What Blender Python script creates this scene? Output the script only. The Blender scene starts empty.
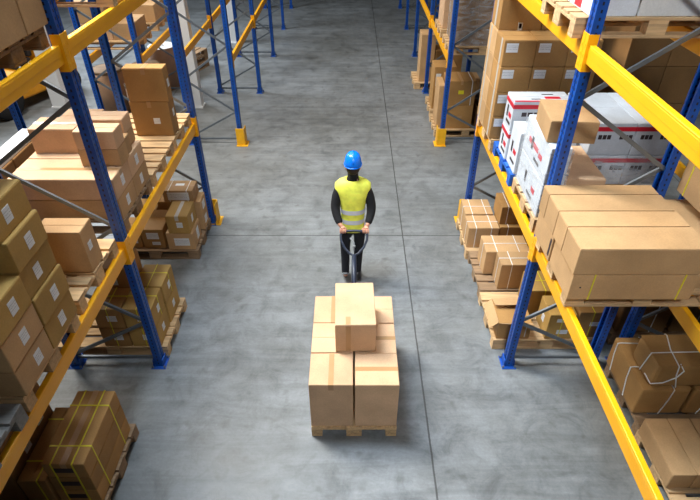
import bpy, bmesh, math, random
from mathutils import Vector, Matrix
random.seed(7)
SC = bpy.context.scene
COL = SC.collection
R = math.radians

# ------------------------------------------------------------------ materials
def srgb(r, g, b):
    f = lambda c: (c/255/12.92) if c/255 <= .04045 else ((c/255+.055)/1.055)**2.4
    return (f(r), f(g), f(b), 1)

class NT:
    def __init__(self, name):
        self.m = bpy.data.materials.new(name); self.m.use_nodes = True
        self.t = self.m.node_tree; self.b = self.t.nodes['Principled BSDF']
    def n(self, typ, **kw):
        nd = self.t.nodes.new(typ)
        for k, v in kw.items():
            if k in nd.inputs.keys(): nd.inputs[k].default_value = v
            else: setattr(nd, k, v)
        return nd
    def l(self, a, b): self.t.links.new(a, b)
    def math(self, op, a, b=None, c=None):
        nd = self.t.nodes.new('ShaderNodeMath'); nd.operation = op
        for i, v in enumerate((a, b, c)):
            if v is None: continue
            if isinstance(v, (int, float)): nd.inputs[i].default_value = v
            else: self.l(v, nd.inputs[i])
        return nd.outputs[0]
    def mix(self, fac, a, b, mode='MIX'):
        nd = self.t.nodes.new('ShaderNodeMix'); nd.data_type = 'RGBA'; nd.blend_type = mode
        for s, v in ((nd.inputs[0], fac), (nd.inputs[6], a), (nd.inputs[7], b)):
            if isinstance(v, (int, float, tuple)): s.default_value = v
            else: self.l(v, s)
        return nd.outputs[2]
    def ramp(self, fac, stops):
        nd = self.t.nodes.new('ShaderNodeValToRGB'); self.l(fac, nd.inputs[0])
        el = nd.color_ramp.elements
        while len(el) < len(stops): el.new(.5)
        for e, (p, c) in zip(el, stops): e.position = p; e.color = c if isinstance(c, tuple) else (c, c, c, 1)
        return nd.outputs[0]

def simple(name, col, rough=.6, metal=0., var=.12, scale=9., bump=0.):
    q = NT(name); tc = q.n('ShaderNodeTexCoord')
    nz = q.n('ShaderNodeTexNoise', Scale=scale, Detail=5.); q.l(tc.outputs['Object'], nz.inputs['Vector'])
    f = q.ramp(nz.outputs[0], [(.3, 1-var), (.7, 1+var*.6)])
    q.l(q.mix(1., col, f, 'MULTIPLY'), q.b.inputs['Base Color'])
    q.b.inputs['Roughness'].default_value = rough; q.b.inputs['Metallic'].default_value = metal
    if bump:
        bp = q.n('ShaderNodeBump', Strength=bump, Distance=.01); q.l(nz.outputs[0], bp.inputs['Height']); q.l(bp.outputs[0], q.b.inputs['Normal'])
    return q.m

def cardboard(name, col, var=.14):
    q = NT(name); tc = q.n('ShaderNodeTexCoord'); oi = q.n('ShaderNodeObjectInfo')
    ad = q.n('ShaderNodeVectorMath', operation='ADD'); q.l(tc.outputs['Object'], ad.inputs[0])
    sc = q.n('ShaderNodeVectorMath', operation='SCALE'); q.l(oi.outputs['Location'], sc.inputs[0]); sc.inputs['Scale'].default_value = 3.1
    q.l(sc.outputs[0], ad.inputs[1])
    n1 = q.n('ShaderNodeTexNoise', Scale=4., Detail=4.); q.l(ad.outputs[0], n1.inputs['Vector'])
    n2 = q.n('ShaderNodeTexNoise', Scale=90., Detail=3.); q.l(ad.outputs[0], n2.inputs['Vector'])
    f1 = q.ramp(n1.outputs[0], [(.3, 1-var), (.7, 1+var*.5)])
    f2 = q.ramp(n2.outputs[0], [(.3, .93), (.7, 1.05)])
    rnd = q.math('MULTIPLY_ADD', oi.outputs['Random'], .24, .86)
    c = q.mix(1., col, f1, 'MULTIPLY'); c = q.mix(1., c, f2, 'MULTIPLY')
    cr = q.n('ShaderNodeCombineColor'); [q.l(rnd, cr.inputs[i]) for i in range(3)]
    c = q.mix(1., c, cr.outputs[0], 'MULTIPLY')
    q.l(c, q.b.inputs['Base Color']); q.b.inputs['Roughness'].default_value = .72; q.b.inputs['Specular IOR Level'].default_value = .25
    bp = q.n('ShaderNodeBump', Strength=.12, Distance=.01); q.l(n1.outputs[0], bp.inputs['Height']); q.l(bp.outputs[0], q.b.inputs['Normal'])
    return q.m

def wood(name, col):
    q = NT(name); tc = q.n('ShaderNodeTexCoord'); oi = q.n('ShaderNodeObjectInfo')
    mp = q.n('ShaderNodeMapping'); mp.inputs['Scale'].default_value = (1.5, 14, 14); q.l(tc.outputs['Object'], mp.inputs['Vector'])
    nz = q.n('ShaderNodeTexNoise', Scale=2.2, Detail=6., Distortion=.6); q.l(mp.outputs[0], nz.inputs['Vector'])
    f = q.ramp(nz.outputs[0], [(.28, .62), (.5, .95), (.75, 1.15)])
    rnd = q.math('MULTIPLY_ADD', oi.outputs['Random'], .3, .82)
    cr = q.n('ShaderNodeCombineColor'); [q.l(rnd, cr.inputs[i]) for i in range(3)]
    c = q.mix(1., q.mix(1., col, f, 'MULTIPLY'), cr.outputs[0], 'MULTIPLY')
    q.l(c, q.b.inputs['Base Color']); q.b.inputs['Roughness'].default_value = .8
    return q.m

def concrete():
    q = NT('polished_concrete'); g = q.n('ShaderNodeNewGeometry'); P = g.outputs['Position']
    sx = q.n('ShaderNodeSeparateXYZ'); q.l(P, sx.inputs[0])
    n1 = q.n('ShaderNodeTexNoise', Scale=.55, Detail=6., Roughness=.62); q.l(P, n1.inputs['Vector'])
    n2 = q.n('ShaderNodeTexNoise', Scale=3.3, Detail=8., Roughness=.7, Distortion=.7); q.l(P, n2.inputs['Vector'])
    n3 = q.n('ShaderNodeTexNoise', Scale=38., Detail=4., Roughness=.7); q.l(P, n3.inputs['Vector'])
    mp = q.n('ShaderNodeMapping'); mp.inputs['Scale'].default_value = (.5, 4.5, 1); q.l(P, mp.inputs['Vector'])
    n4 = q.n('ShaderNodeTexNoise', Scale=1.1, Detail=7., Roughness=.7, Distortion=1.2); q.l(mp.outputs[0], n4.inputs['Vector'])
    c = q.ramp(n1.outputs[0], [(.3, srgb(106, 108, 107)), (.7, srgb(138, 143, 147))])
    c = q.mix(1., c, q.ramp(n2.outputs[0], [(.28, .58), (.5, .97), (.75, 1.2)]), 'MULTIPLY')
    c = q.mix(1., c, q.ramp(n4.outputs[0], [(.3, .74), (.62, 1.08)]), 'MULTIPLY')
    c = q.mix(1., c, q.ramp(n3.outputs[0], [(.3, .9), (.7, 1.07)]), 'MULTIPLY')
    # dark scuffs: sparse spots of the noise
    n5 = q.n('ShaderNodeTexNoise', Scale=5.5, Detail=2.); q.l(P, n5.inputs['Vector'])
    c = q.mix(q.ramp(n5.outputs[0], [(.62, 0.), (.75, .4)]), c, srgb(70, 68, 64))
    # expansion joints of the slab: one grid along the aisle, one across it
    def line(coord, off, pitch, w):
        a = q.math('PINGPONG', q.math('ADD', coord, -off), pitch/2)
        return q.math('LESS_THAN', a, w)
    wob = q.math('MULTIPLY_ADD', n2.outputs[0], .012, -.006)
    jx = line(q.math('ADD', sx.outputs[0], wob), .745, 4.75, .0085)
    jy = line(q.math('ADD', sx.outputs[1], wob), 6.32, 4.77, .0085)
    jn = q.math('MULTIPLY', q.math('MAXIMUM', jx, jy), .8)
    c = q.mix(jn, c, srgb(52, 51, 50))
    q.l(c, q.b.inputs['Base Color'])
    q.l(q.ramp(n2.outputs[0], [(.3, .36), (.7, .56)]), q.b.inputs['Roughness'])
    q.b.inputs['Specular IOR Level'].default_value = .45
    bp = q.n('ShaderNodeBump', Strength=.06, Distance=.01); q.l(n2.outputs[0], bp.inputs['Height']); q.l(bp.outputs[0], q.b.inputs['Normal'])
    return q.m

def post_paint():
    q = NT('blue_perforated_steel'); tc = q.n('ShaderNodeTexCoord')
    sx = q.n('ShaderNodeSeparateXYZ'); q.l(tc.outputs['Object'], sx.inputs[0])
    zm = q.math('LESS_THAN', q.math('PINGPONG', sx.outputs[2], .025), .011)
    ym = q.math('LESS_THAN', q.math('ABSOLUTE', q.math('ADD', q.math('ABSOLUTE', sx.outputs[1]), -.021)), .007)
    xm = q.math('LESS_THAN', q.math('ABSOLUTE', sx.outputs[0]), .007)
    m = q.math('MULTIPLY', zm, q.math('MAXIMUM', ym, xm))
    nz = q.n('ShaderNodeTexNoise', Scale=11., Detail=5.); q.l(tc.outputs['Object'], nz.inputs['Vector'])
    base = q.mix(q.ramp(nz.outputs[0], [(.35, 0.), (.75, 1.)]), srgb(2, 64, 146), srgb(6, 82, 170))
    q.l(q.mix(m, base, srgb(12, 16, 28)), q.b.inputs['Base Color'])
    q.b.inputs['Roughness'].default_value = .42
    return q.m

def sticker_mat():
    q = NT('printed_paper_label'); tc = q.n('ShaderNodeTexCoord')
    sx = q.n('ShaderNodeSeparateXYZ'); q.l(tc.outputs['Generated'], sx.inputs[0])
    z = sx.outputs[2]
    bars = q.math('LESS_THAN', q.math('PINGPONG', z, .09), .03)
    lim = q.math('MULTIPLY', q.math('GREATER_THAN', z, .2), q.math('LESS_THAN', z, .85))
    nz = q.n('ShaderNodeTexNoise', Scale=14., Detail=1.); q.l(tc.outputs['Generated'], nz.inputs['Vector'])
    br = q.math('GREATER_THAN', nz.outputs[0], .47)
    m = q.math('MULTIPLY', q.math('MULTIPLY', bars, lim), q.math('MULTIPLY', br, .55))
    q.l(q.mix(m, srgb(226, 228, 230), srgb(90, 92, 98)), q.b.inputs['Base Color']); q.b.inputs['Roughness'].default_value = .5
    return q.m

def film_mat():
    q = NT('stretch_film'); tc = q.n('ShaderNodeTexCoord')
    mp = q.n('ShaderNodeMapping'); mp.inputs['Scale'].default_value = (1.3, 1.3, 3.5); mp.inputs['Rotation'].default_value = (.4, .5, 0)
    q.l(tc.outputs['Object'], mp.inputs['Vector'])
    nz = q.n('ShaderNodeTexNoise', Scale=3., Detail=5., Distortion=1.4); q.l(mp.outputs[0], nz.inputs['Vector'])
    bp = q.n('ShaderNodeBump', Strength=.5, Distance=.03); q.l(nz.outputs[0], bp.inputs['Height'])
    q.b.inputs['Base Color'].default_value = srgb(225, 230, 235); q.b.inputs['Roughness'].default_value = .22
    q.l(bp.outputs[0], q.b.inputs['Normal'])
    q.l(q.ramp(nz.outputs[0], [(.36, .05), (.66, .40)]), q.b.inputs['Alpha'])
    return q.m

M = {}
M['floor'] = concrete()
M['blue'] = post_paint()
M['blueplain'] = simple('blue_enamel', srgb(16, 78, 170), .45)
M['yellow'] = simple('yellow_enamel', srgb(244, 172, 8), .42, var=.05, scale=5)
M['guard'] = simple('yellow_guard_paint', srgb(236, 176, 24), .5)
M['steel'] = simple('galvanised_steel', srgb(120, 128, 136), .42, .6)
M['tan'] = cardboard('pale_tan_cardboard', srgb(208, 170, 134))
M['kraft'] = cardboard('kraft_cardboard', srgb(190, 152, 108))
M['olive'] = cardboard('ochre_cardboard', srgb(178, 142, 80))
M['brown'] = cardboard('brown_cardboard', srgb(172, 130, 78))
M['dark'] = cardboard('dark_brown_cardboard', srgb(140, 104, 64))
M['whitebox'] = cardboard('white_printed_board', srgb(200, 205, 212), .14)
M['greybox'] = cardboard('pale_grey_board', srgb(208, 208, 206), .05)
M['wood'] = wood('pale_pallet_wood', srgb(208, 172, 126))
M['oldwood'] = wood('weathered_pallet_wood', srgb(150, 122, 92))
M['greywood'] = wood('silvered_pallet_wood', srgb(140, 138, 134))
M['bluewood'] = wood('blue_painted_wood', srgb(30, 96, 190))
M['tape'] = simple('packing_tape', srgb(176, 136, 92), .28, var=.05)
M['cleartape'] = simple('clear_tape', srgb(196, 190, 180), .22, var=.05)
M['sticker'] = sticker_mat()
M['ystrap'] = simple('yellow_strapping', srgb(222, 208, 40), .4, var=.05)
M['wstrap'] = simple('white_strapping', srgb(228, 228, 226), .45, var=.05)
M['red'] = simple('red_print', srgb(196, 24, 44), .5, var=.08)
M['ink'] = simple('dark_print', srgb(52, 40, 42), .6)
M['greyink'] = simple('grey_print', srgb(120, 100, 70), .7)
M['film'] = film_mat()
M['white'] = simple('white_paint', srgb(226, 229, 232), .6, var=.05, scale=2)
M['rubber'] = simple('black_rubber', srgb(24, 24, 26), .75)
M['jack'] = simple('dark_blue_grey_steel', srgb(36, 44, 62), .4)
M['truck'] = simple('yellow_truck_paint', srgb(220, 150, 20), .4)
M['black'] = simple('black_cloth', srgb(15, 16, 19), .85)
M['navy'] = simple('dark_navy_cloth', srgb(17, 20, 30), .85)
M['hivis'] = simple('fluorescent_yellow_cloth', srgb(250, 255, 96), .7, var=.16, scale=14, bump=.5)
M['reflect'] = simple('silver_reflective_tape', srgb(214, 218, 228), .35)
M['helmet'] = simple('blue_gloss_plastic', srgb(10, 118, 232), .25, var=.03)
M['skin'] = simple('skin', srgb(206, 150, 124), .55, var=.06)
M['hair'] = simple('dark_brown_hair', srgb(40, 28, 22), .7)
M['shoe'] = simple('black_leather', srgb(34, 32, 34), .5)
M['sole'] = simple('grey_rubber_sole', srgb(132, 136, 140), .7)
M['eye'] = simple('eye_white', srgb(230, 228, 224), .3)
M['drum'] = cardboard('fibre_drum_board', srgb(176, 140, 112))
M['paper'] = simple('white_paper_roll', srgb(232, 230, 226), .8, var=.04)
M['bundle'] = simple('grey_plastic_sheet', srgb(120, 126, 136), .4, bump=.8)

# ------------------------------------------------------------------ mesh helpers
def bm_box(bm, x0, x1, y0, y1, z0, z1, bev=0., rot=None):
    vs = [bm.verts.new((x, y, z)) for x in (x0, x1) for y in (y0, y1) for z in (z0, z1)]
    fs = [(0, 1, 3, 2), (4, 6, 7, 5), (0, 4, 5, 1), (2, 3, 7, 6), (0, 2, 6, 4), (1, 5, 7, 3)]
    faces = [bm.faces.new([vs[i] for i in f]) for f in fs]
    if bev:
        es = list({e for f in faces for e in f.edges})
        bmesh.ops.bevel(bm, geom=es, offset=bev, segments=2, affect='EDGES', profile=.5)
    return vs

def bm_tube(bm, pts, r, seg=8, closed=False, cap=True):
    pts = [Vector(p) for p in pts]; n = len(pts); rings = []
    up = Vector((0, 0, 1))
    prev = None
    for i, p in enumerate(pts):
        a = pts[i-1] if (i or closed) else p
        b = pts[(i+1) % n] if (i < n-1 or closed) else p
        t = (b-a).normalized()
        if prev is None:
            s = t.cross(up) if abs(t.z) < .95 else t.cross(Vector((1, 0, 0)))
        else:
            s = prev - t*prev.dot(t)
        s.normalize(); prev = s; u = s.cross(t)
        rr = r[i] if isinstance(r, (list, tuple)) else r
        rings.append([bm.verts.new(p + (s*math.cos(2*math.pi*k/seg)+u*math.sin(2*math.pi*k/seg))*rr) for k in range(seg)])
    for i in range(n if closed else n-1):
        A, B = rings[i], rings[(i+1) % n]
        for k in range(seg): bm.faces.new((A[k], A[(k+1) % seg], B[(k+1) % seg], B[k]))
    if cap and not closed:
        bm.faces.new(rings[0]); bm.faces.new(rings[-1][::-1])

def bm_lathe(bm, prof, seg=28, off=(0, 0, 0), axis='z'):
    rings = []
    for r, z in prof:
        ring = []
        for k in range(seg):
            a = 2*math.pi*k/seg
            p = (r*math.cos(a), r*math.sin(a), z) if axis == 'z' else (z, r*math.cos(a), r*math.sin(a))
            ring.append(bm.verts.new(Vector(p)+Vector(off)))
        rings.append(ring)
    for A, B in zip(rings, rings[1:]):
        for k in range(seg): bm.faces.new((A[k], A[(k+1) % seg], B[(k+1) % seg], B[k]))
    if prof[0][0] > 1e-4: bm.faces.new(rings[0][::-1])
    if prof[-1][0] > 1e-4: bm.faces.new(rings[-1])

def bm_loft(bm, rings, seg=24, power=2.3, caps=True):
    """rings: (cx, cy, z, rx, ry)"""
    out = []
    for cx, cy, z, rx, ry in rings:
        ring = []
        for k in range(seg):
            a = 2*math.pi*k/seg; ca, sa = math.cos(a), math.sin(a)
            ring.append(bm.verts.new((cx+rx*math.copysign(abs(ca)**(2/power), ca), cy+ry*math.copysign(abs(sa)**(2/power), sa), z)))
        out.append(ring)
    for A, B in zip(out, out[1:]):
        for k in range(seg): bm.faces.new((A[k], A[(k+1) % seg], B[(k+1) % seg], B[k]))
    if caps: bm.faces.new(out[0][::-1]); bm.faces.new(out[-1])

def mesh(name, fill, mat, parent=None, smooth=False, loc=None, fix=True):
    bm = bmesh.new(); fill(bm)
    if fix: bmesh.ops.recalc_face_normals(bm, faces=bm.faces)
    me = bpy.data.meshes.new(name); bm.to_mesh(me); bm.free()
    if smooth:
        for p in me.polygons: p.use_smooth = True
    me.materials.append(mat)
    o = bpy.data.objects.new(name, me); COL.objects.link(o)
    if parent: o.parent = parent
    if loc: o.location = loc
    return o

def tag(o, label, cat, group=None, kind=None):
    if label: o['label'] = label
    if cat: o['category'] = cat
    if group: o['group'] = group
    if kind: o['kind'] = kind
    return o

def thing(name, label, cat, loc=(0, 0, 0), rz=0., group=None):
    o = bpy.data.objects.new(name, None); COL.objects.link(o)
    o.empty_display_size = .1; o.location = loc; o.rotation_euler = (0, 0, rz)
    return tag(o, label, cat, group)

def dup(root, loc, rz=0., label=None, group=None):
    r = root.copy(); COL.objects.link(r); r.location = loc; r.rotation_euler = (0, 0, rz)
    if label: r['label'] = label
    if group: r['group'] = group
    for ch in list(root.children):
        c = ch.copy(); COL.objects.link(c); c.parent = r
        for g in list(ch.children):
            d = g.copy(); COL.objects.link(d); d.parent = c
    return r

# ------------------------------------------------------------------ setting
tag(mesh('floor', lambda b: bm_box(b, -13, 13, -1.5, 26, -.2, 0), M['floor']), None, None, kind='structure')
for i, (x, y, w) in enumerate([(-6.24, 11.14, .3), (-3.29, 11.14, .2), (-3.32, 15.87, .2), (5.45, 11.1, .45)]):
    def fil(b, w=w):
        bm_box(b, -w/2, w/2, -.11, .11, 0, 7, .012); bm_box(b, -w/2-.02, w/2+.02, -.13, .13, 0, .03)
    tag(mesh('pillar_%d' % (i+1), fil, M['white'], loc=(x, y, 0)), None, None, kind='structure')

# ------------------------------------------------------------------ racking
def post_fill(h):
    def f(b):
        # lipped C section with a rib in the face
        prof = [(.0375, -.05), (.0375, -.012), (.030, -.008), (.030, .008), (.0375, .012), (.0375, .05), (-.0375, .05), (-.0375, .03),
                (-.032, .03), (-.032, .045), (.028, .045), (.028, -.045), (-.032, -.045), (-.032, -.03), (-.0375, -.03), (-.0375, -.05)]
        lo = [b.verts.new((x, y, .008)) for x, y in prof]; hi = [b.verts.new((x, y, h)) for x, y in prof]
        n = len(prof)
        for k in range(n): b.faces.new((lo[k], lo[(k+1) % n], hi[(k+1) % n], hi[k]))
        b.faces.new(lo[::-1]); b.faces.new(hi)
    return f
DEPTH = .9
def make_frame(side, h=5.2):
    """side=+1: aisle lies towards +x of the front post, rear post at -x."""
    t = thing('rack_frame', '', 'rack frame')
    for nm, dx, s in (('front_post', 0, side), ('rear_post', -side*DEPTH, -side)):
        p = mesh(nm, post_fill(h), M['blue'], t, loc=(dx, 0, 0))
        p.rotation_euler = (0, 0, 0 if s > 0 else math.pi)
        fp = mesh('foot_plate', lambda b: [bm_box(b, -.075, .075, -.09, .09, 0, .008), bm_box(b, -.055, -.045, -.055, .055, .008, .1), bm_box(b, .045, .055, -.055, .055, .008, .1)], M['blueplain'], p)
        mesh('anchor_bolt', lambda b: [bm_lathe(b, [(.011, .008), (.011, .03), (.006, .036)], 8, (sx*.062, sy*.072, 0)) for sx in (1, -1) for sy in (1, -1)], M['steel'], p)
    x0, x1 = -side*.03, -side*(DEPTH-.03)
    fz = [.62+1.17*k for k in range(4)]; rz = [.05+1.165*k for k in range(5)]
    def bar(za, xa, zb, xb, yy):
        a, c = Vector((xa, yy, za)), Vector((xb, yy, zb))
        def f(b):
            d = (c-a).normalized(); w = Vector((-d.z, 0, d.x))*.017
            for oy in (-.0105,):
                q = [a-w, a+w, c+w, c-w]
                v = [b.verts.new(p+Vector((0, oy, 0))) for p in q]+[b.verts.new(p+Vector((0, -oy, 0))) for p in q]
                for fc in ((0, 1, 2, 3), (7, 6, 5, 4), (0, 4, 5, 1), (1, 5, 6, 2), (2, 6, 7, 3), (3, 7, 4, 0)): b.faces.new([v[i] for i in fc])
        return f
    for k in range(4):
        mesh('diagonal_brace', bar(fz[k], x0, rz[k]+(.12 if k == 0 else 0), x1, -.012), M['steel'], t)
        mesh('diagonal_brace', bar(fz[k], x0, rz[k+1], x1, .012), M['steel'], t)
    mesh('horizontal_brace', bar(.1, x0, .1, x1, .0), M['steel'], t)
    return t
FY = [3.93, 6.66, 9.33, 11.95, 14.6, 17.25, 19.9]
XL, XR = -2.07, 1.70
ords = ['nearest', 'second', 'third', 'fourth', 'fifth', 'sixth', 'farthest']
fl = make_frame(1); fr = make_frame(-1)
first = True
LH, RH = 'left of the aisle', 'right of the aisle'
extra = {0: 'with bare foot plate beside strapped cartons', 1: 'at near corner of cross passage', 2: 'at far corner of cross passage'}
for side, proto, X, nm in ((1, fl, XL, LH), (-1, fr, XR, RH)):
    for i, y in enumerate(FY):
        lab = '%s blue upright rack frame %s' % (ords[i], nm)
        if i in (1, 2): lab += ' '+extra[i]
        if i == 0: o = proto; o.location = (X, y, 0); o['label'] = lab; o['group'] = 'upright frames '+nm
        else: dup(proto, (X, y, 0), 0, lab, 'upright frames '+nm)
# back-to-back racks behind
X2L, X2R = -3.62, 2.85
for y, lab in ((4.3, 'blue frame of the back left rack behind carton stack'), (6.9, 'blue frame of the back left rack between pale cartons and drums'), (9.3, 'blue frame of the back left rack before fibre drums'), (11.95, 'blue frame of the back left rack beyond fibre drums')):
    dup(fl, (X2L, y, 0), 0, lab, 'upright frames of the back left rack')
for y, lab in ((3.93, 'blue frame of the back right rack beside string-tied cartons'), (6.66, 'blue frame of the back right rack behind white cartons')):
    dup(fr, (X2R+.02, y, 0), 0, lab, 'upright frames of the back right rack')

BEAMS = {}
def beam(side, X, ya, yb, zt, lab, grp, h=.13):
    L = yb-ya
    key = (side, round(L, 2), h)
    t = thing('rack_beam', lab, 'rack beam', (X, ya, zt), 0, grp)
    s = side
    mesh('beam_profile', lambda b: [bm_box(b, -.022, .022, .052, L-.052, -h, 0, .006), bm_box(b, *sorted((s*.014, s*.0235)), .052, L-.052, -h*.55, -h*.12, .002)], M['yellow'], t)
    for yy in (0, L):
        sg = 1 if yy == 0 else -1
        def f(b):
            bm_box(b, *sorted((s*.039, s*.045)), *sorted((yy+sg*.001, yy+sg*.053)), -h-.06, .07, .002)
            y0, y1 = sorted((yy+sg*.0505, yy+sg*.0555))
            bm_box(b, *sorted((-s*.03, s*.045)), y0, y1, -h-.06, .07, .001)
            for k in range(3): bm_box(b, *sorted((s*.045, s*.048)), *sorted((yy+sg*.018, yy+sg*.036)), -h-.03+k*.07, -h-.005+k*.07)
        if True:
            mesh('end_connector', f, M['yellow'], t)
    return t
L1, L2 = 1.60, 3.38
def bay(side, X, nm, ya, yb, z, txt):
    lv = 'lower' if z < 2 else 'upper'
    beam(side, X, ya, yb, z, 'yellow front %s beam %s %s' % (lv, nm, txt), 'yellow beams '+nm)
    beam(-side, X-side*DEPTH, ya, yb, z, 'yellow rear %s beam %s %s' % (lv, nm, txt), 'yellow beams '+nm)
for side, X, nm in ((1, XL, LH), (-1, XR, RH)):
    for ya, yb, txt in ((1.22, 3.93, 'in the bay nearest the camera'), (3.93, 6.66, 'in the bay beside the walking person')):
        for z in (L1, L2): bay(side, X, nm, ya, yb, z + (.03 if side < 0 and z < 2 and ya < 2 else 0), txt)
    for k, txt in ((2, 'first bay past the cross passage'), (3, 'second bay past the cross passage'), (4, 'third bay past the cross passage')):
        bay(side, X, nm, FY[k], FY[k+1], L1, txt)
bay(1, X2L, 'of the back left rack', 9.3, 11.95, L1, 'above the fibre drums')
bay(-1, X2R+.02, 'of the back right rack', 1.22, 3.93, L1, 'over the string-tied cartons')
bay(-1, X2R+.02, 'of the back right rack', 3.93, 6.66, L1, 'behind the white cartons')

# yellow corner guards
def guard(x, y, sx, sy, h, lab):
    def f(b):
        bm_box(b, *sorted((0, sx*.012)), *sorted((0, -sy*.17)), .012, h, .003); bm_box(b, *sorted((0, -sx*.15)), *sorted((0, sy*.012)), .012, h, .003)
        bm_box(b, *sorted((sx*.05, -sx*.16)), *sorted((sy*.05, -sy*.18)), 0, .012)
    tag(mesh('column_guard', f, M['guard'], loc=(x, y, 0)), lab, 'column guard', 'yellow column guards')
guard(XL+.09, 6.66+.1, 1, 1, .34, 'yellow angle guard at foot of left second post near cartons')
guard(XL+.09, 9.33-.1, 1, -1, .34, 'yellow angle guard left of aisle beyond the cross passage')
guard(XR-.09, 6.66+.1, -1, 1, .34, 'yellow angle guard at foot of right post by white-strapped cartons')
guard(XR-.09, 9.33-.1, -1, -1, .34, 'yellow angle guard right of aisle beyond the cross passage')

# ------------------------------------------------------------------ pallets
def make_pallet(mat):
    t = thing('pallet', '', 'pallet')
    def deck(b):
        for y, w in ((-.3275, .145), (-.165, .1), (0, .145), (.165, .1), (.3275, .145)): bm_box(b, -.6, .6, y-w/2, y+w/2, .122, .144, .002)
    mesh('deck', deck, mat, t)
    for x in (-.5275, 0, .5275): mesh('stringer_board', lambda b: bm_box(b, -.072, .072, -.4, .4, .1, .1215, .002), mat, t, loc=(x, 0, 0))
    for x in (-.5275, 0, .5275):
        for y, w in ((-.35, .1), (0, .145), (.35, .1)):
            mesh('block', lambda b: bm_box(b, -.072, .072, -w/2, w/2, .0225, .0995, .003), mat, t, loc=(x, y, 0))
    for y, w in ((-.35, .1), (0, .145), (.35, .1)): mesh('bottom_board', lambda b: bm_box(b, -.6, .6, -w/2, w/2, 0, .022, .002), mat, t, loc=(0, y, 0))
    return t
PP = {}
def pallet(x, y, z, lab, mat='wood', rz=0., grp='wooden pallets'):
    if mat not in PP:
        o = make_pallet(M[mat]); o.location = (x, y, z); o.rotation_euler = (0, 0, rz); PP[mat] = o
        o['label'] = lab; o['group'] = grp
        return o
    return dup(PP[mat], (x, y, z), rz, lab, grp)
def palL(y0, z, lab, xa=-1.98, mat='wood'): return pallet(xa-.6, y0+.4, z, lab, mat)
def palR(y0, z, lab, xa=1.6, mat='wood'): return pallet(xa+.6, y0+.4, z, lab, mat)

# ------------------------------------------------------------------ cartons
def carton(x0, x1, y0, y1, z0, z1, lab, grp=None, mat='kraft', seam='x', tape=None, st=(), straps=(), rz=0., bev=.006, cat='box', name='carton', marks=()):
    W, D, H = x1-x0, y1-y0, z1-z0
    def f(b):
        bm_box(b, -W/2, W/2, -D/2, D/2, 0, H-.004, bev)
        g = .0025
        if seam == 'x':
            bm_box(b, -W/2+.003, W/2-.003, -D/2+.003, -g, H-.0038, H, .001); bm_box(b, -W/2+.003, W/2-.003, g, D/2-.003, H-.0038, H, .001)
        elif seam == 'y':
            bm_box(b, -W/2+.003, -g, -D/2+.003, D/2-.003, H-.0038, H, .001); bm_box(b, g, W/2-.003, -D/2+.003, D/2-.003, H-.0038, H, .001)
        else: bm_box(b, -W/2+.003, W/2-.003, -D/2+.003, D/2-.003, H-.0038, H, .001)
    o = mesh(name, f, M[mat], loc=((x0+x1)/2, (y0+y1)/2, z0)); o.rotation_euler = (0, 0, rz)
    tag(o, lab, cat, grp)
    if tape:
        w = .024
        def ft(b):
            if seam == 'y':
                bm_box(b, -w, w, -D/2, D/2, H+.0002, H+.0012)
                for s in (-1, 1): bm_box(b, -w, w, *sorted((s*(D/2+.0003), s*(D/2+.0013))), H-.07, H+.0012)
            else:
                bm_box(b, -W/2, W/2, -w, w, H+.0002, H+.0012)
                for s in (-1, 1): bm_box(b, *sorted((s*(W/2+.0003), s*(W/2+.0013))), -w, w, H-.07, H+.0012)
        mesh('tape', ft, M[tape], o)
    for s in st:
        face, u, v, w, h = s[:5]; mm = s[5] if len(s) > 5 else 'sticker'; nm = s[6] if len(s) > 6 else 'label'
        e = .0014
        if face == 'n': a = (u*W-w/2, u*W+w/2, -D/2-e-.0006, -D/2-.0004, v*H-h/2, v*H+h/2)
        elif face == 'a': a = (W/2+.0004, W/2+e+.0006, u*D-w/2, u*D+w/2, v*H-h/2, v*H+h/2)
        elif face == 'b': a = (-W/2-e-.0006, -W/2-.0004, u*D-w/2, u*D+w/2, v*H-h/2, v*H+h/2)
        else: a = (u*W-w/2, u*W+w/2, v*D-h/2, v*D+h/2, H+.0003, H+e)
        mesh(nm, lambda b: bm_box(b, *a), M[mm], o)
    for s in straps:
        ax, pos, mm = s[:3]; w = s[3] if len(s) > 3 else .009; e = .0035
        def fs(b):
            if ax == 'x':
                x = pos*W
                bm_box(b, x-w, x+w, -D/2-e, D/2+e, H+.0004, H+e)
                for sg in (-1, 1): bm_box(b, x-w, x+w, *sorted((sg*(D/2+.0004), sg*(D/2+e))), .002, H+.0004)
            elif ax == 'y':
                y = pos*D
                bm_box(b, -W/2-e, W/2+e, y-w, y+w, H+.0004, H+e)
                for sg in (-1, 1): bm_box(b, *sorted((sg*(W/2+.0004), sg*(W/2+e))), y-w, y+w, .002, H+.0004)
            else:
                z = pos*H
                for sg in (-1, 1):
                    bm_box(b, -W/2-e, W/2+e, *sorted((sg*(D/2+.0004), sg*(D/2+e))), z-w, z+w)
                    bm_box(b, *sorted((sg*(W/2+.0004), sg*(W/2+e))), -D/2, D/2, z-w, z+w)
        mesh('strap', fs, M[mm], o)
    for path, r, mm in marks:
        mesh('string', lambda b: bm_tube(b, path, r, 6), M[mm], o)
    return o

D1, D2 = L1+.1455, L2+.1455
F0 = .1455

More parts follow.
